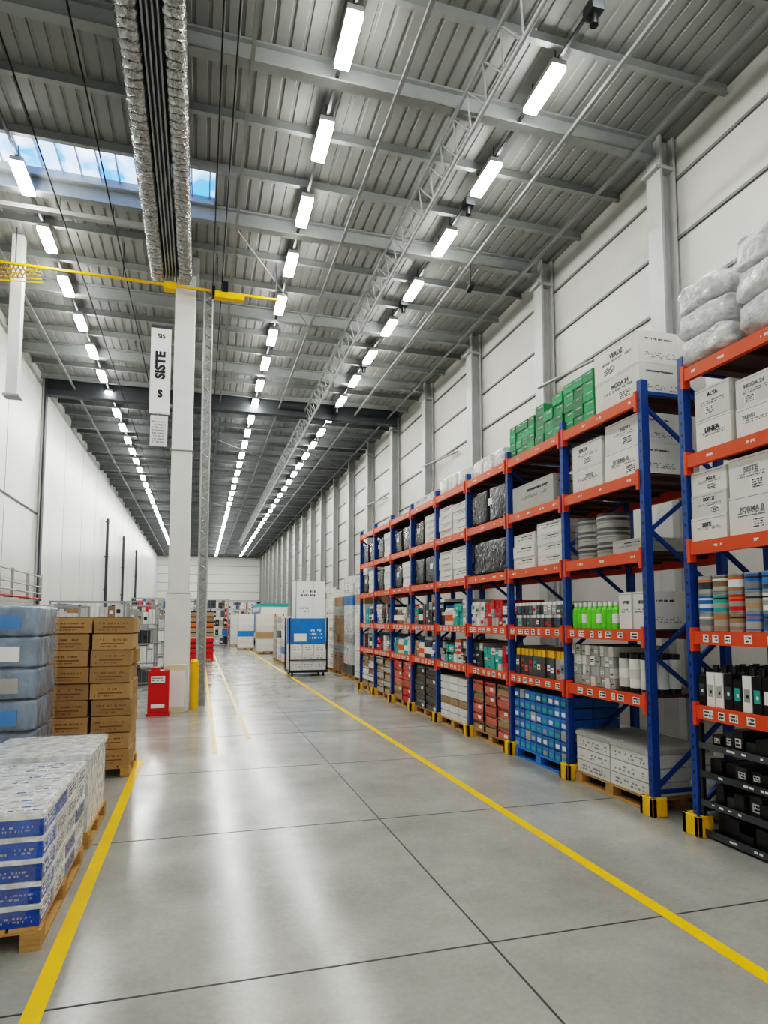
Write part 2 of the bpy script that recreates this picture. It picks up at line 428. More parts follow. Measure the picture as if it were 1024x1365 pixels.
# ------------------------------------------------------------------ pallet racks
XF = 4.05; XBK = 5.0
LV = [1.08, 1.70, 2.46, 3.22, 3.99]
def rack(U, name='pallet_rack'):
    E = empty(name, (XF, U[0], 0))
    up = MB(); bm_ = MB(); gd = MB()
    for u in U:
        for x in (XF, XBK-.08):
            up.box(x, x+.08, u-.032, u+.032, .0, 4.12, M_blue)
            z = .2
            while z < 4.0:
                if x == XF: up.box(x-.001, x, u-.008, u+.008, z, z+.03, M_black)
                z += .1
            up.box(x-.03, x+.11, u-.06, u+.06, 0, .012, M_yel)
        z = .25; f = 1
        while z < 3.8:
            a, c = (XF+.08, XBK-.08) if f else (XBK-.08, XF+.08)
            up.bar((a, u, z), (c, u, z+.6), .03, .035, M_blue); z += .6; f = 1-f
        up.bar((XF+.08, u, .2), (XBK-.08, u, .2), .03, .035, M_blue); up.bar((XF+.08, u, 4.0), (XBK-.08, u, 4.0), .03, .035, M_blue)
        gd.box(XF-.06, XF-.012, u-.09, u+.09, 0, .17, M_yel); gd.box(XF-.06, XF+.1, u-.09, u-.045, 0, .17, M_yel); gd.box(XF-.06, XF+.1, u+.045, u+.09, 0, .17, M_yel)
    for i in range(len(U)-1):
        a, c = U[i]+.032, U[i+1]-.032
        for zi, z in enumerate(LV):
            for x in (XF-.012, XBK-.05):
                bm_.box(x, x+.045, a, c, z-.11, z, M_org)
            bm_.box(XF-.018, XF+.05, a-.005, a+.03, z-.17, z+.03, M_org); bm_.box(XF-.018, XF+.05, c-.03, c+.005, z-.17, z+.03, M_org)
            k = a+.08
            while k < c-.15:
                w = R.uniform(.05, .11)
                if zi < 2:
                    bm_.box(XF-.014, XF-.012, k, k+w, z-.09, z-.025, M_label)
                    words(bm_, '-X', k+.008, k+w-.008, z-.085, z-.03, XF-.014, M_print, 2, .8)
                else:
                    words(bm_, '-X', k, k+w, z-.075, z-.035, XF-.012, M_label, 1, .8)
                k += w+(R.uniform(.04, .14) if zi < 2 else R.uniform(.15, .5))
            n = 4
            for j in range(n):
                y = a+(c-a)*(j+.5)/n; bm_.box(XF+.033, XBK-.05, y-.03, y+.03, z-.045, z-.012, M_ledge)
            bm_.box(XF+.035, XBK-.052, a+.03, c-.03, z-.012, z, M_ledge)
    up.build('uprights', E); bm_.build('beams', E); gd.build('upright_guards', E, .006)
    return E
UA = [5.12+1.4*i for i in range(9)]
UB = [4.57, 3.17, 1.77][::-1]
rack(UA); rack(UB)

X0 = 4.09
TX = ['EGO X', 'SISTE', 'BOSCO', 'NORDIK', 'LINEA', 'MODA 24', 'KOMO', 'SERTA', 'VERDE', 'ALTA', 'FORMA 8', 'TREVO']
def g_cartons(name, y0, y1, z0, z1, ny, nz, m=M_white, depth=.75, near=True, pr=M_print, x0=None, drop=0, rows=4, tx=False, film=False):
    x0 = X0 if x0 is None else x0
    mb = MB(); dy = (y1-y0)/ny; dz = (z1-z0)/nz; T = []
    for i in range(ny):
        for k in range(nz):
            if drop and k == nz-1 and R.random() < drop: continue
            j = R.uniform(0, .02)
            a, c = y0+i*dy+.004, y0+(i+1)*dy-.004; p, q = z0+k*dz+.001, z0+(k+1)*dz-.001
            xa = x0+j
            mb.box(xa, x0+depth, a, c, p, q, m)
            mb.box(xa-.001, xa, a+.002, c-.002, q-.022, q-.018, M_printg)
            if near:
                if tx:
                    T.append((xa, (a+c)/2+dy*R.uniform(-.1, .15), q-dz*R.uniform(.25, .4), min(dz*.2, dy*.14)))
                    if R.random() < .6:
                        l = a+dy*R.uniform(.1, .5); mb.box(xa-.001, xa, l, l+dy*.28, p+dz*.1, p+dz*.38, M_label); words(mb, '-X', l+.01, l+dy*.26, p+dz*.12, p+dz*.36, xa-.001, M_print, 4, .8)
                else: words(mb, '-X', a+dy*.12, a+dy*.62, q-dz*.36, q-dz*.2, xa, pr, 1, .95)
                words(mb, '-X', a+dy*.15, a+dy*.8, p+dz*.42, p+dz*.56, xa, M_printg, max(1, rows//2), .7)
                if i == 0:
                    words(mb, '-Y', xa+.08, x0+depth*.5, q-dz*.3, q-dz*.2, a, pr, 1, .8)
                    words(mb, '-Y', xa+.08, x0+depth*.6, p+dz*.15, p+dz*.35, a, M_printg, 3, .5)
    if film:
        mb.blob(x0-.02, x0+depth+.02, y0-.015, y1+.015, z0+.002, z1+.02, M_film, .1, .01, 16, 2)
    o = mb.build(name, None, .004 if not film else 0)
    for xa, yy, zz, sz in T:
        text(o, 'lettering', R.choice(TX), (xa-.0012, yy, zz), sz*R.uniform(.8, 1.15), pr if R.random() < .6 else M_printg, '-X', False, .03)
    return o
COLS = [M_label, M_label, M_printg, M_bluec, M_red, M_lor, M_teal, M_label]
def g_cans(name, y0, y1, z0, h, r, layers, cols, caps, rowsx=3):
    mb = MB(); n = int((y1-y0)/(2*r))
    for L_ in range(layers):
        for i in range(n):
            cm = R.choice(cols)
            for j in range(rowsx):
                c = (X0+r+j*2*r, y0+r+i*(y1-y0-2*r)/max(1, n-1)); z = z0+L_*h
                mb.cyl((c[0], c[1], z), (c[0], c[1], z+h*.12), r*.96, caps, 14)
                mb.cyl((c[0], c[1], z+h*.12), (c[0], c[1], z+h*.86), r*.96, cm if j == 0 else cols[0], 14)
                mb.cyl((c[0], c[1], z+h*.86), (c[0], c[1], z+h), r*.9, caps, 14)
                if j == 0: mb.cyl((c[0], c[1], z+h*.35), (c[0], c[1], z+h*.6), r*.97, R.choice(cols+[M_label]), 14)
    return mb.build(name)
def packs_into(mb, y0, y1, z0, z1, w, layers, mA, mB_, top=None, depth=.7, lab=.6, cols=None):
    n = max(1, int((y1-y0)/w)); dy = (y1-y0)/n; dz = (z1-z0)/layers; cols = cols or COLS
    for L_ in range(layers):
        for i in range(n):
            a, c = y0+i*dy+.005, y0+(i+1)*dy-.005; p, q = z0+L_*dz, z0+(L_+1)*dz-.004
            j = R.uniform(0, .03); m = mA if R.random() < .7 else mB_
            mb.box(X0+j, X0+depth, a, c, p, q if not top else q-dz*.25, m)
            if top: mb.box(X0+j+.01, X0+depth-.01, a+.01, c-.01, q-dz*.25, q, top)
            if R.random() < lab:
                t = R.uniform(.12, .4); hh = R.uniform(.15, .35); cc = R.choice(cols)
                mb.box(X0+j-.002, X0+j, a+dy*.14, c-dy*.14, p+dz*t, p+dz*(t+hh), cc)
                mb.box(X0+j-.003, X0+j-.002, a+dy*.22, c-dy*.3, p+dz*(t+hh*.35), p+dz*(t+hh*.6), M_print if cc is not M_print else M_label)
def g_packs(name, *a, **k):
    mb = MB(); packs_into(mb, *a, **k); return mb.build(name, None, .003)
def g_mixed(name, y0, y1, z0, hmax, seed):
    """a shelf run of several different small products"""
    r = random.Random(seed); mb = MB(); y = y0
    while y < y1-.1:
        w = min(r.uniform(.2, .42), y1-y)
        if y1-(y+w) < .12: w = y1-y
        t = r.choice(['box', 'box', 'bottle', 'tall', 'tub']); h = hmax*r.uniform(.75, 1)
        m, m2 = r.choice([(M_gcart, M_dgrey), (M_dgrey, M_black), (M_white, M_gcart), (M_bluec, M_dgrey), (M_black, M_gcart), (M_tan, M_gcart), (M_dgrey, M_white), (M_red, M_gcart), (M_teal, M_white), (M_white, M_bluec)])
        if t == 'box': packs_into(mb, y, y+w-.01, z0, z0+h, .1, 3, m, m2)
        elif t == 'tall': packs_into(mb, y, y+w-.01, z0, z0+h, .06, 1, m, m2, lab=.9)
        elif t == 'tub': packs_into(mb, y, y+w-.01, z0, z0+h, .11, 2, m, m, r.choice([M_label, M_black, M_lor]), lab=.9)
        else:
            n = max(2, int(w/.085)); rr_ = w/n/2*.94
            for i in range(n):
                for j in range(4):
                    cy = y+(i+.5)*(w/n); cx = X0+.05+j*.12
                    mb.cyl((cx, cy, z0), (cx, cy, z0+h*.72), rr_, m, 10); mb.cyl((cx, cy, z0+h*.72), (cx, cy, z0+h*.84), rr_, m, 10, rr_*.4); mb.cyl((cx, cy, z0+h*.84), (cx, cy, z0+h*.97), rr_*.45, M_label if m is not M_white else M_bluec, 8)
                    if j == 0: mb.cyl((cx, cy, z0+h*.2), (cx, cy, z0+h*.5), rr_*1.03, M_label if m is not M_white else M_lor, 10)
        y += w
    return mb.build(name)
def g_wrap(name, y0, y1, z0, z1, m, depth=.75, parts=1, layers=1, e=.16):
    mb = MB(); dy = (y1-y0)/parts; dz = (z1-z0)/layers
    for L_ in range(layers):
        for i in range(parts): mb.blob(X0, X0+depth, y0+i*dy, y0+(i+1)*dy-.01, z0+L_*dz, z0+(L_+1)*dz, m, e, .025, 18, R.random()*50)
        if m is M_blackw and R.random() < .8:
            k = y0+(y1-y0)*R.uniform(.2, .6); mb.box(X0+.004, X0+.02, k, k+.14, z0+dz*.5, z0+dz*.5+.1, M_label)
    return mb.build(name)
def g_crates(name, y0, y1, z0, layers, cols, h=.16, w=.42, pal=True, depth=.78):
    mb = MB()
    if pal: pallet(mb, X0, X0+depth, y0, y1, z0); z0 += .13
    n = max(1, int((y1-y0)/w)); dy = (y1-y0)/n
    for L_ in range(layers):
        for i in range(n):
            m = R.choice(cols); a, c = y0+i*dy+.008, y0+(i+1)*dy-.008; p = z0+L_*h; x0 = X0+R.uniform(0, .02); x1 = X0+depth
            mb.box(x0, x1, a, c, p, p+.02, m)
            mb.box(x0, x0+.015, a, c, p+.02, p+h*.6, m); mb.box(x0, x0+.02, a, c, p+h*.8, p+h-.004, m)
            mb.box(x0, x0+.02, a, a+.03, p, p+h-.004, m); mb.box(x0, x0+.02, c-.03, c, p, p+h-.004, m)
            mb.box(x0, x1, a, a+.015, p, p+h-.004, m); mb.box(x0, x1, c-.015, c, p, p+h-.004, m); mb.box(x1-.015, x1, a, c, p, p+h-.004, m)
            mb.box(x0+.03, x1-.03, a+.03, c-.03, p+.02, p+h*.75, R.choice([M_label, M_gcart, M_tan]))
            if R.random() < .5: mb.box(x0-.002, x0, a+.1, a+.2, p+.03, p+h*.5, M_label)
    return mb.build(name)

def ys(i, f0=0, f1=1):
    a, c = UA[i]+.06, UA[i+1]-.06; return a+(c-a)*f0, a+(c-a)*f1
# ---- bay 0
y0, y1 = ys(0, -.02, .55); g_cartons('white_carton_stack', y0, y1, 4.0, 4.66, 1, 2, M_white, .8, tx=True, film=True, rows=3)
y0, y1 = ys(0, .58, 1.05); g_cartons('green_carton_stack', y0, y1, 4.0, 4.56, 3, 5, M_green, .6, pr=M_label, rows=1)
y0, y1 = ys(0, 0, .45); g_cartons('white_carton_stack', y0, y1, 3.23, 3.84, 1, 2, M_white, .7, tx=True)
y0, y1 = ys(0, .49, .93); g_cartons('white_carton_stack', y0, y1, 3.23, 3.77, 1, 2, M_white, .7, tx=True, film=True)
y0, y1 = ys(0, .42, .98)
mb = MB()
for i in range(2):
    cy = y0+(y1-y0)*(.25+.5*i); r = (y1-y0)/4-.005
    for k in range(9):
        z = 2.465+k*.052; mb.cyl((X0+r+.02, cy, z), (X0+r+.02, cy, z+.02), r, M_gcart, 24); mb.cyl((X0+r+.02, cy, z+.02), (X0+r+.02, cy, z+.05), r*.96, M_dgrey if k % 3 else M_gcart, 24)
    mb.blob(X0, X0+2*r+.04, cy-r-.003, cy+r+.003, 2.463, 2.95, M_film, .6, .01, 14, i)
mb.build('wrapped_reel_stack')
y0, y1 = ys(0, 0, .38); g_cartons('small_grey_box', y0, y1, 2.463, 2.6, 1, 1, M_gcart, .5)
y0, y1 = ys(0, .36, 1.0)
mb = MB(); n = 9
for i in range(n):
    for j in range(5):
        cy = y0+(y1-y0)*(i+.5)/n; cx = X0+.05+j*.1; r = .042
        mb.cyl((cx, cy, 1.702), (cx, cy, 1.90), r, M_greenb, 12); mb.cyl((cx, cy, 1.90), (cx, cy, 1.94), r, M_greenb, 12, .02); mb.cyl((cx, cy, 1.94), (cx, cy, 1.985), .024, M_label, 10)
        if j == 0: mb.cyl((cx, cy, 1.76), (cx, cy, 1.86), r*1.02, M_label if i % 3 == 0 else M_greenb, 12)
mb.build('green_bottle_group')
y0, y1 = ys(0, 0, .31); g_cartons('white_carton_stack', y0, y1, 1.702, 2.07, 2, 1, M_white, .7)
y0, y1 = ys(0, .40, 1.0); g_packs('grey_tin_packs', y0, y1, 1.082, 1.52, .085, 4, M_gcart, M_white, None, cols=[M_label, M_print, M_printg])
y0, y1 = ys(0, 0, .37); g_cans('white_bottle_group', y0, y1, 1.082, .38, .072, 1, [M_label, M_white], M_black)
mb = MB(); y0, y1 = ys(0, 0, .95); pallet(mb, X0-.02, 4.85, y0, y1)
for i in range(2):
    dy = (y1-y0)/2; a, c = y0+i*dy+.01, y0+(i+1)*dy-.01
    for k in range(3):
        mb.box(X0, 4.83, a, c, .13+k*.13, .13+k*.13+.122, M_white)
        words(mb, '-X', a+.05, c-.06, .15+k*.13, .22+k*.13, X0, M_printg, 2, .4)
    mb.box(X0-.012, 4.84, a-.006, c+.006, .52, .56, M_gcart)
    mb.blob(X0-.02, 4.86, a-.008, c+.008, .14, .6, M_film, .12, .012, 14, i)
mb.build('white_tray_pallet')
# ---- bay 1
y0, y1 = ys(1, -.03, .48); g_cartons('green_carton_stack', y0, y1, 4.0, 4.52, 3, 4, M_green, .6, pr=M_label, drop=.2, rows=1)
y0, y1 = ys(1, .50, 1.02); g_cartons('green_carton_stack', y0, y1, 4.0, 4.44, 4, 4, M_green, .6, pr=M_label, drop=.3, rows=1)
y0, y1 = ys(1, .15, .97); g_cartons('grey_carton', y0, y1, 3.222, 3.58, 1, 1, M_gcart, .7)
y0, y1 = ys(1, .02, .48); g_cartons('white_carton_stack', y0, y1, 2.462, 3.0, 1, 4, M_white, .7, rows=2, film=True)
y0, y1 = ys(1, .53, .98); g_cartons('white_carton_stack', y0, y1, 2.462, 2.93, 1, 3, M_white, .7, rows=2)
y0, y1 = ys(1, .02, .98); g_packs('black_white_box_packs', y0, y1, 1.702, 2.02, .09, 2, M_dgrey, M_gcart, M_label)
y0, y1 = ys(1, .02, .98); g_packs('yellow_top_packs', y0, y1, 1.082, 1.42, .11, 1, M_dgrey, M_gcart, M_yel, lab=.9)
mb = MB(); y0, y1 = ys(1, .0, 1.0); pallet(mb, X0-.02, 4.85, y0, y1, 0, M_bluec)
for k in range(6):
    for i in range(9):
        for j in range(2):
            a = y0+i*(y1-y0)/9; m = M_bluec if R.random() < .9 else M_gcart; h = .128
            mb.box(X0+j*.36, X0+j*.36+.35, a+.008, a+(y1-y0)/9-.008, .13+k*h, .13+k*h+h-.012, m)
            if j == 0: mb.box(X0-.003, X0, a+.03, a+(y1-y0)/9-.03, .15+k*h, .2+k*h, M_label if R.random() < .4 else M_gcart if R.random() < .3 else M_teal)
mb.build('blue_pack_pallet', None, .006)
# ---- bay 2
y0, y1 = ys(2, 0, 1)
g_wrap('wrapped_white_bundle', y0+.1, y1-.1, 4.0, 4.26, M_wrap, .7, 3, 1)
g_wrap('dark_void_fill_load', y0, y1, 3.222, 3.76, M_blackw, .75, 2, 1)  # black loads added to stand in for the dark void of the shelf
g_wrap('dark_void_fill_load', y0, y1, 2.462, 3.0, M_blackw, .75, 1, 1)
g_mixed('mixed_shelf_goods', y0, y1, 1.702, .42, 3)
g_mixed('mixed_shelf_goods', y0, y1, 1.082, .38, 4)
g_crates('salmon_crate_pallet', y0, y1, 0, 5, [M_pink, M_pink, M_tan], h=.15)
# ---- bay 3..7
for i in range(3, 8):
    y0, y1 = ys(i, 0.01, .99)
    if i == 3: g_wrap('wrapped_white_bundle', y0, y1, 4.0, 4.28, M_wrap, .7, 3, 1)
    if i == 4: g_cartons('white_carton_stack', y0, y1, 4.0, 4.16, 3, 1, M_white, .6)
    for li, z in enumerate(LV[2:4]):
        for half in (0, 1):
            a, c = (y0, (y0+y1)/2-.02) if half == 0 else ((y0+y1)/2+.02, y1)
            t = 'b' if (half == 1 or (i in (5, 7) and li == 1) or i == 4 and li == 0) else 'w'
            if i == 3 and half == 1: t = 'w'
            if t == 'w': g_cartons('white_carton_stack', a, c, z+.002, z+R.uniform(.5, .58), 1, R.choice([3, 4, 5]), M_white, .7, near=(i < 5), pr=M_printg, rows=2)
            else: g_wrap('dark_void_fill_load', a, c, z+.002, z+R.uniform(.48, .56), M_blackw, .75)
    g_mixed('mixed_shelf_goods', y0, y1, LV[1]+.002, .46, 10+i)
    g_mixed('mixed_shelf_goods', y0, y1, LV[0]+.002, .40, 30+i)
    if i == 3:
        mb = MB(); pallet(mb, X0-.02, 4.85, y0, y1)
        for k in range(6):
            for j in range(3): mb.box(X0, 4.8, y0+.02+j*.4, y0+.4+j*.4, .13+k*.12, .24+k*.12, M_white if k != 2 else M_tan)
        mb.build('white_box_pallet', None, .004)
    elif i == 4: g_crates('black_crate_pallet', y0, y1, 0, 5, [M_black, M_dgrey])
    elif i == 5: g_crates('red_crate_pallet', y0, y1, 0, 5, [M_red, M_tan, M_pink])
    elif i == 6: g_crates('grey_crate_pallet', y0, y1, 0, 5, [M_gcart, M_tan])
    else: g_crates('tan_crate_pallet', y0, y1, 0, 5, [M_tan, M_white])
# ---- near rack B
a, c = 3.23, 4.52
X0 = 4.065
mb = MB()
for s_, (p, q, zt) in enumerate(((4.0, 4.6, .235), (3.3, 3.97, .265))):
    for k in range(3): mb.blob(X0-.06, X0+.8, p+.02*k, q+.01*k, 4.0+k*zt, 4.0+k*zt+zt*1.12, M_wrap, .36, .06, 24, k*3+s_*9)
    mb.blob(X0-.07, X0+.82, p, q+.02, 4.0, 4.0+3.2*zt, M_film, .3, .03, 20, s_)
mb.build('wrapped_sack_stack')
g_cartons('white_carton_stack', 4.06, 4.44, 3.222, 3.76, 1, 2, M_white, .6, tx=True)
g_cartons('white_carton_stack', 3.3, 4.01, 3.222, 3.70, 2, 2, M_white, .6, tx=True)
g_cartons('white_carton_stack', 4.13, 4.52, 2.462, 3.06, 1, 3, M_white, .65, tx=True)
g_cartons('white_carton_stack', 3.3, 4.11, 2.462, 3.08, 2, 2, M_white, .65, tx=True)
mb = MB(); n = 8; r = (c-a)/n/2
for i in range(n):
    cy = c-r-i*2*r; cols = [[M_gcart, M_bluec], [M_tan, M_teal], [M_tan, M_red], [M_bluec, M_gcart], [M_bluec, M_label], [M_gcart, M_teal], [M_tan, M_label], [M_bluec, M_teal]][i]
    for j in range(3):
        for k in range(3):
            z = 1.702+k*.155; cx = X0+r+j*2*r; m = cols[0] if k != 1 else cols[1]
            mb.cyl((cx, cy, z), (cx, cy, z+.012), r*.97, M_wire, 18); mb.cyl((cx, cy, z+.012), (cx, cy, z+.14), r*.94, m, 18); mb.cyl((cx, cy, z+.14), (cx, cy, z+.152), r*.97, M_wire, 18)
            if j == 0:
                h0 = R.uniform(.02, .05); mb.cyl((cx, cy, z+h0), (cx, cy, z+h0+R.uniform(.03, .06)), r*.955, R.choice([M_label, M_gcart, M_printg, M_tan, M_dgrey]), 18)
                mb.cyl((cx, cy, z+.105), (cx, cy, z+.12), r*.955, R.choice([M_print, M_label, M_lor]), 18)
mb.build('paint_can_stack')
mb = MB(); n = 14; w = (c-a)/n
for i in range(n):
    a_ = c-(i+1)*w; m = M_label if i in (1, 2, 5, 9, 10) else M_black; t = M_teal if i in (4, 6) else M_label
    hh = .34 if i % 4 else .3
    for j in range(4):
        x = X0+.01+j*.14
        mb.box(x, x+.13, a_+.005, a_+w-.005, 1.082, 1.082+hh*.82, m); mb.cyl((x+.065, a_+w/2, 1.082+hh*.82), (x+.065, a_+w/2, 1.082+hh), .026, M_black, 10)
        if j == 0:
            mb.box(x-.002, x, a_+.018, a_+w-.018, 1.16, 1.26, M_gcart if m is M_label else t if i % 3 == 1 or i in (4, 6) else M_dgrey)
            mb.box(x-.0035, x-.002, a_+.03, a_+w-.04, 1.19, 1.215, M_print if m is M_label else M_label)
mb.build('cosmetic_bottle_packs', None, .006)
mb = MB()
for k in range(4):
    z = .02+k*.235
    mb.box(X0, 4.85, a, c, z, z+.02, M_black); mb.box(X0-.005, X0+.012, a, c, z, z+.05, M_dgrey)
    y = a+.03
    while y < c-.12:
        w = R.uniform(.07, .14); hh = R.uniform(.08, .18); xx = X0+.03+R.uniform(0, .06)
        mb.box(xx, 4.7, y, min(y+w, c-.035), z+.02, z+.02+hh, M_black if R.random() < .75 else M_dgrey)
        if R.random() < .55:
            mb.box(xx-.003, xx, y+.015, y+w*.75, z+.06, z+.06+hh*.4, M_label); words(mb, '-X', y+.02, y+w*.7, z+.065, z+.055+hh*.4, xx-.003, M_print, 2, .7)
        y += w+.012
    words(mb, '-X', a+.1, c-.1, z+.012, z+.042, X0-.005, M_label, 1, .35)
for y in (a, c-.03):
    mb.box(X0-.003, X0+.03, y, y+.03, 0, .93, M_black); mb.box(4.82, 4.85, y, y+.03, 0, .93, M_black)
mb.build('black_parts_tray_shelf')
g_cartons('white_carton_stack', 1.87, 3.05, 2.462, 3.0, 3, 2, M_white, .65)
g_cartons('white_carton_stack', 1.87, 3.05, 3.222, 3.7, 3, 2, M_white, .65)
g_mixed('mixed_shelf_goods', 1.87, 3.05, 1.702, .42, 77)
g_mixed('mixed_shelf_goods', 1.87, 3.05, 1.082, .38, 78)
g_crates('tan_crate_pallet', 1.87, 3.05, 0, 4, [M_tan, M_white])
mb = MB(); mb.blob(4.35, 4.85, 4.66, 5.04, 0, .42, M_wrapg, .5, .12, 16, 4); mb.build('wrapped_sack')

# ------------------------------------------------------------------ left side goods
mb = MB(); x0, x1, y0, y1 = -1.95, -.80, 4.0, 5.35
pallet(mb, x0, x1, y0, y1)
nl = 5
for k in range(nl):
    z = .13+k*.12
    for i in range(3):
        for j in range(4):
            W = (x1-x0)/3; D = (y1-y0)/4
            a = x0+i*W; c = y0+j*D; o_ = R.uniform(-.01, .01)
            mb.box(a+.006, a+W-.006+o_*.5, c+.006+o_, c+D-.004, z+.002, z+.092, M_blued if (j == 0 or R.random() < .25) else M_white)
            mb.box(a+.002, a+W-.002+o_*.5, c+.001+o_, c+D-.001, z+.092, z+.119, M_wrap)
            if j == 0:
                mb.box(a+.04, a+.12, c+.003+o_, c+.006+o_, z+.02, z+.06, M_gcart); words(mb, '-Y', a+.15, a+.34, z+.02, z+.06, c+.006+o_, M_gcart, 2, .4)
            if i == 2: words(mb, '+X', c+.04, c+D-.05, z+.015, z+.085, a+W-.006+o_*.5, M_printg if j else M_label, 3, .5)
mb.box(x0+.02, x1-.02, y0+.02, y1-.02, .13+nl*.12, .13+nl*.12+.01, M_wrap)
for i in range(3):
    for j in range(4):
        W = (x1-x0)/3; D = (y1-y0)/4; a = x0+i*W; c = y0+j*D; zt = .14+nl*.12
        for q in range(4):
            xx = a+.04
            while xx < a+W-.07:
                w = R.uniform(.015, .06)
                if R.random() < .7: mb.box(xx, xx+w, c+.04+q*.07, c+.06+q*.07, zt, zt+.001, R.choice([M_printg, M_printg, M_blued]))
                xx += w+.012
mb.blob(x0-.01, x1+.012, y0-.012, y1+.01, .12, .80, M_film, .1, .014, 36, 5)
mb.build('blue_white_pack_pallet')
mb = MB(); x0, x1, y0, y1 = -1.62, -.8, 5.6, 6.55
pallet(mb, x0, x1, y0, y1)
for k in range(4): mb.box(x0+.02, x1-.02, y0+.02, y1-.02, .13+k*.14, .13+k*.14+.135, M_wrap)
mb.box(x0, x1, y0, y1, .69, .73, M_wrap); mb.blob(x0-.005, x1+.008, y0-.01, y1+.01, .13, .76, M_film, .1, .012, 20, 8)
mb.build('white_wrapped_pallet')
mb = MB(); x0, x1, y0, y1 = -2.55, -1.47, 6.8, 7.7
pallet(mb, x0, x1, y0, y1)
for q in range(2):
    for k in range(6):
        xa = x0+.02+q*.55; xb = xa+.5
        mb.blob(xa, xb, y0+.02, y1-.02, .13+k*.3, .13+k*.3+.305, M_wrapb, .2, .04, 18, k*2+q*7)
        mb.box(xa+.12, xb-.16, y0+.012, y0+.05, .2+k*.3, .34+k*.3, [M_bluec, M_gcart, M_label][(k+q) % 3])
mb.blob(x0-.005, x1+.01, y0, y1, .13, 1.97, M_film, .1, .012, 30, 3)
mb.build('blue_grey_wrapped_pallet')
mb = MB(); x0, x1, y0, y1 = -1.64, -.74, 8.0, 8.9
pallet(mb, x0, x1, y0, y1)
nl = 9; dz = (1.83-.13)/nl
for k in range(nl):
    for i in range(2):
        for j in range(2):
            w = (x1-x0)/2; d = (y1-y0)/2; oo = R.uniform(-.022, .022)
            a = x0+i*w+.01+oo; c = y0+j*d+.008+R.uniform(-.02, .02); z = .13+k*dz
            top = z+dz-.012
            mb.box(a, a+w-.025, c, c+d-.012, z, top, M_brown)
            mb.box(a+.02, a+w-.045, c+.02, c+d-.03, top, z+dz, M_brownd)
            mb.box(a+w*.2, a+w*.8-.02, c-.002, c, z+.06, z+.075, M_brownd)
            words(mb, '-Y', a+.05, a+w*.9-.03, z+.09, z+.13, c, M_brownd, 1, .6)
            words(mb, '-Y', a+.05, a+w*.6, z+.02, z+.05, c, M_brownd, 1, .6)
mb.build('brown_carton_pallet', None, .008)
mb = MB(); mb.box(-.90, -.53, 12.75, 13.0, .03, .84, M_red); mb.box(-.88, -.55, 12.74, 12.75, .08, .6, M_red)
mb.box(-.92, -.51, 12.73, 13.02, 0, .05, M_red); mb.box(-.85, -.6, 12.73, 12.742, .62, .74, M_label); mb.box(-.84, -.6, 12.735, 12.742, .15, .22, M_label)
mb.box(-.86, -.7, 12.80, 12.95, .84, .90, M_red); words(mb, '-Y', -.84, -.62, .64, .72, 12.73, M_print, 2, .8)
mb.build('red_fire_cabinet', None, .01)

def shelf(name, x0, x1, y0, y1, h, nlev, cols, seed):
    r = random.Random(seed); E = empty(name, (x0, y0, 0)); fr = MB(); gd = MB()
    for x in (x0, x1-.04):
        for y in (y0, y1-.04): fr.box(x, x+.04, y, y+.04, 0, h, M_wire)
    dz = (h-.1)/nlev
    for k in range(nlev+1):
        z = .1+k*dz; fr.box(x0, x1, y0, y0+.03, z-.03, z, M_wire); fr.box(x0, x1, y1-.03, y1, z-.03, z, M_wire)
        fr.box(x0, x0+.03, y0, y1, z-.03, z, M_wire); fr.box(x1-.03, x1, y0, y1, z-.03, z, M_wire)
        if k < nlev:
            fr.box(x0+.03, x1-.03, y0+.03, y1-.03, z-.015, z, M_wire)
            x = x0+.05
            while x < x1-.12:
                w = r.uniform(.12, .35); w = min(w, x1-.06-x); hh = dz*r.uniform(.55, .9); m = r.choice(cols)
                gd.box(x, x+w-.01, y0+.05, y1-.06, z, z+hh, m)
                if r.random() < .6: gd.box(x+w*.2, x+w*.7, y0+.048, y0+.05, z+hh*.3, z+hh*.6, r.choice([M_label, M_print, M_printg]))
                x += w
    for i in range(int((x1-x0)/.12)): fr.box(x0+.06+i*.12, x0+.066+i*.12, y0+.01, y0+.016, .1, h, M_wire)
    n = int((y1-y0)/.15)
    for i in range(n): fr.box(x1-.02, x1-.014, y0+.1+i*.15, y0+.106+i*.15, .1, h, M_wire)
    fr.build('frame', E); gd.build('goods', E)
mix = [M_white, M_gcart, M_label, M_dgrey, M_tan, M_white, M_bluec, M_printg, M_white, M_black, M_red]
shelf('wire_storage_shelf', -2.1, -1.2, 24.5, 26.0, 1.95, 4, [M_white, M_label, M_gcart, M_white, M_red], 1)
shelf('wire_storage_shelf', -3.9, -2.0, 19, 20.2, 2.3, 5, mix, 2)
shelf('wire_storage_shelf', -1.9, -1.15, 18.5, 19.6, 2.2, 4, [M_gcart, M_white, M_dgrey, M_label], 33)
shelf('wire_storage_shelf', -4.3, -2.4, 14.6, 15.8, 2.1, 4, [M_gcart, M_white, M_dgrey], 3)
shelf('wire_storage_shelf', -3.9, -2.0, 30, 31.2, 2.6, 4, mix, 4)
shelf('wire_storage_shelf', -1.9, .2, 40, 41.2, 3.0, 5, mix, 5)
for k in range(4): shelf('wire_storage_shelf', -4.3+k*2.1, -2.3+k*2.1, 52+k*1.5, 53.2+k*1.5, 3.3, 5, mix, 10+k)
for k in range(3): shelf('wire_storage_shelf', -4.3+k*2.1, -2.3+k*2.1, 44+k*.5, 45.2+k*.5, 3.2, 5, mix, 20+k)
for k in range(5): shelf('wire_storage_shelf', -4.3+k*2.15, -2.25+k*2.15, 64, 65.2, 3.6, 5, mix, 40+k)
mb = MB(); pallet(mb, -.45, .62, 28.9, 30.0, 0, M_red)
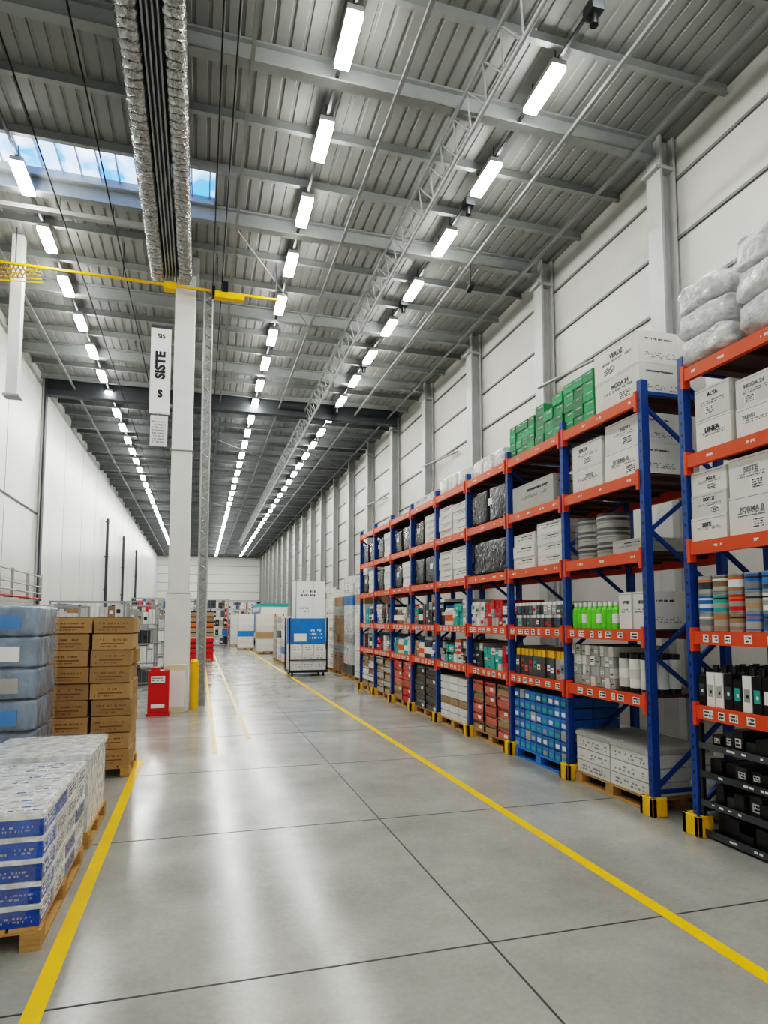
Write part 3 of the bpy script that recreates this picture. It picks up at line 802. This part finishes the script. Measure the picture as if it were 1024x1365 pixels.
for k in range(9):
    m = M_red if k < 4 else (M_tan if k % 3 else M_lor)
    for i in range(2):
        a = -.45+i*.54; mb.box(a, a+.52, 28.9, 29.98, .13+k*.225, .13+k*.225+.17, m); mb.box(a+.02, a+.5, 28.92, 29.96, .3+k*.225, .13+(k+1)*.225, M_black if k != 3 else M_label)
mb.build('plastic_crate_stack', None, .01)

E = empty('pallet_trolley', (3.3, 20.8, 0))
mb = MB(); x0, x1, y0, y1 = 2.72, 3.95, 20.2, 21.3
mb.box(x0, x1, y0, y1, .12, .2, M_black)
for x in (x0+.12, x1-.12):
    for y in (y0+.12, y1-.12): mb.cyl((x-.025, y, .065), (x+.025, y, .065), .065, M_rub, 16); mb.box(x-.03, x+.03, y-.02, y+.02, .08, .13, M_steeld)
for x in (x0, x1-.04):
    for y in (y0, y1-.04): mb.box(x, x+.04, y, y+.04, .2, 1.85, M_black)
mb.box(x0, x1, y0, y0+.03, .5, .53, M_black); mb.build('frame', E)
mb = MB(); xs0, xs1 = x0+.06, x1-.06
for k in range(3):
    for i in range(3):
        w = (xs1-xs0)/3; mb.box(xs0+i*w, xs0+(i+1)*w-.01, y0+.05, y1-.06, .2+k*.27, .2+k*.27+.265, M_white)
        words(mb, '-Y', xs0+i*w+.05, xs0+(i+1)*w-.06, .27+k*.27, .4+k*.27, y0+.05, M_printg, 2, .5)
mb.box(xs0, xs1, y0+.05, y1-.06, 1.01, 1.83, M_bluec); mb.box(xs0+.1, xs0+.5, y0+.045, y0+.05, 1.1, 1.35, M_label)
words(mb, '-Y', xs0+.6, xs1-.1, 1.15, 1.5, y0+.05, M_label, 3, .5)
mb.box(xs0+.15, xs1, y0+.1, y1-.1, 1.83, 3.02, M_label); words(mb, '-Y', xs0+.3, xs1-.3, 2.5, 2.75, y0+.1, M_print, 2, .6); words(mb, '-Y', xs0+.3, xs1-.5, 2.0, 2.2, y0+.1, M_printg, 2, .5)
mb.box(xs0+.15, xs0+.17, y0+.09, y0+.1, 1.83, 3.02, M_printg); mb.box(xs1-.02, xs1, y0+.09, y0+.1, 1.83, 3.02, M_printg); mb.box(xs0+.7, xs0+.715, y0+.09, y0+.1, 1.83, 3.02, M_printg)
mb.build('cartons', E)

E = empty('delivery_truck', (4.5, 43, 0))
mb = MB(); mb.box(3.6, 5.5, 41, 46, .55, 2.75, M_white); mb.box(3.58, 5.52, 40.98, 46.02, 2.6, 2.8, M_teal)
mb.box(3.75, 5.35, 40.96, 41, .7, 2.5, M_label); words(mb, '-Y', 3.9, 5.2, 1.5, 2.2, 40.96, M_org, 2, .8)
for x in (3.6, 5.4): mb.box(x, x+.1, 40.95, 41, .5, 2.7, M_gcart)
mb.box(3.58, 3.6, 41.2, 45.8, .9, 2.3, M_bluec); mb.build('cargo_box', E, .02)
mb = MB(); mb.box(3.7, 5.4, 41.1, 47.8, .35, .55, M_steeld); mb.box(3.65, 5.45, 40.85, 41.0, .35, .55, M_red)
for y in (42.0, 47.0):
    for x in (3.68, 5.2): mb.cyl((x, y, .35), (x+.24, y, .35), .35, M_rub, 20); mb.cyl((x-.01, y, .35), (x+.25, y, .35), .17, M_wire, 12)
mb.build('chassis', E)
mb = MB(); mb.box(3.7, 5.4, 46.2, 47.9, .55, 1.5, M_white); mb.box(3.75, 5.35, 46.25, 47.6, 1.5, 2.2, M_black); mb.box(3.75, 5.35, 46.25, 47.5, 2.2, 2.3, M_white); mb.build('cab', E, .05)

def stackrow(y0, n, x0, x1, h, seed):
    r = random.Random(seed)
    for i in range(n):
        mb = MB(); a = y0+i*1.45; pallet(mb, x0, x1, a, a+1.2)
        hh = h*r.uniform(.8, 1.05); k = int(hh/.3); col = [M_white, M_wrap, M_tan, M_white, M_white, M_gcart][(i+seed) % 6]
        for q in range(k):
            cc = col if r.random() < .85 else r.choice([M_tan, M_gcart, M_bluec, M_dgrey])
            for j in range(3):
                for p in range(2):
                    w = (x1-x0)/2; mb.box(x0+p*w+.005, x0+(p+1)*w-.005, a+j*.4+.005, a+(j+1)*.4-.005, .13+q*.3, .13+q*.3+.295, cc)
                    if p == 0 and r.random() < .7: words(mb, '-X', a+j*.4+.06, a+j*.4+.34, .18+q*.3, .33+q*.3, x0+.005, r.choice([M_print, M_printg, M_org]), 2, .5, r)
                    if j == 0 and r.random() < .7: words(mb, '-Y', x0+p*w+.06, x0+(p+1)*w-.06, .18+q*.3, .33+q*.3, a+.005, M_printg, 2, .5, r)
        mb.build('stacked_carton_pallet', None, .006)
stackrow(17.2, 9, 4.4, 5.4, 3.0, 6)
stackrow(32, 4, 5.5, 6.5, 2.6, 6)
stackrow(50, 8, 4.5, 5.5, 2.8, 12)
stackrow(25.0, 3, 3.2, 4.2, 2.2, 3)
for (px, py, cm) in ((2.5, 51, M_bluec), (2.9, 34, M_tan), (2.0, 44, M_white), (.8, 48.5, M_tan), (2.2, 38.5, M_bluec)):
    mb = MB(); pallet(mb, px, px+.9, py, py+1)
    for k in range(6): mb.box(px, px+.9, py, py+1, .13+k*.33, .45+k*.33, cm if k == 2 else M_white)
    mb.build('mixed_carton_pallet', None, .01)

# ------------------------------------------------------------------ world + camera
w = bpy.data.worlds.new('world'); scene.world = w; w.use_nodes = True
w.node_tree.nodes['Background'].inputs[0].default_value = (1, .98, .94, 1)
w.node_tree.nodes['Background'].inputs[1].default_value = .85
cam = bpy.data.cameras.new('camera'); co = bpy.data.objects.new('camera', cam); scene.collection.objects.link(co)
cam.sensor_width = 36; cam.sensor_fit = 'AUTO'; cam.lens = 850/1365*36; cam.shift_y = .0568; cam.clip_end = 300
co.location = (0, 0, 1.8); co.rotation_euler = (math.radians(90+4.41), 0, math.radians(-16.08))
scene.camera = co
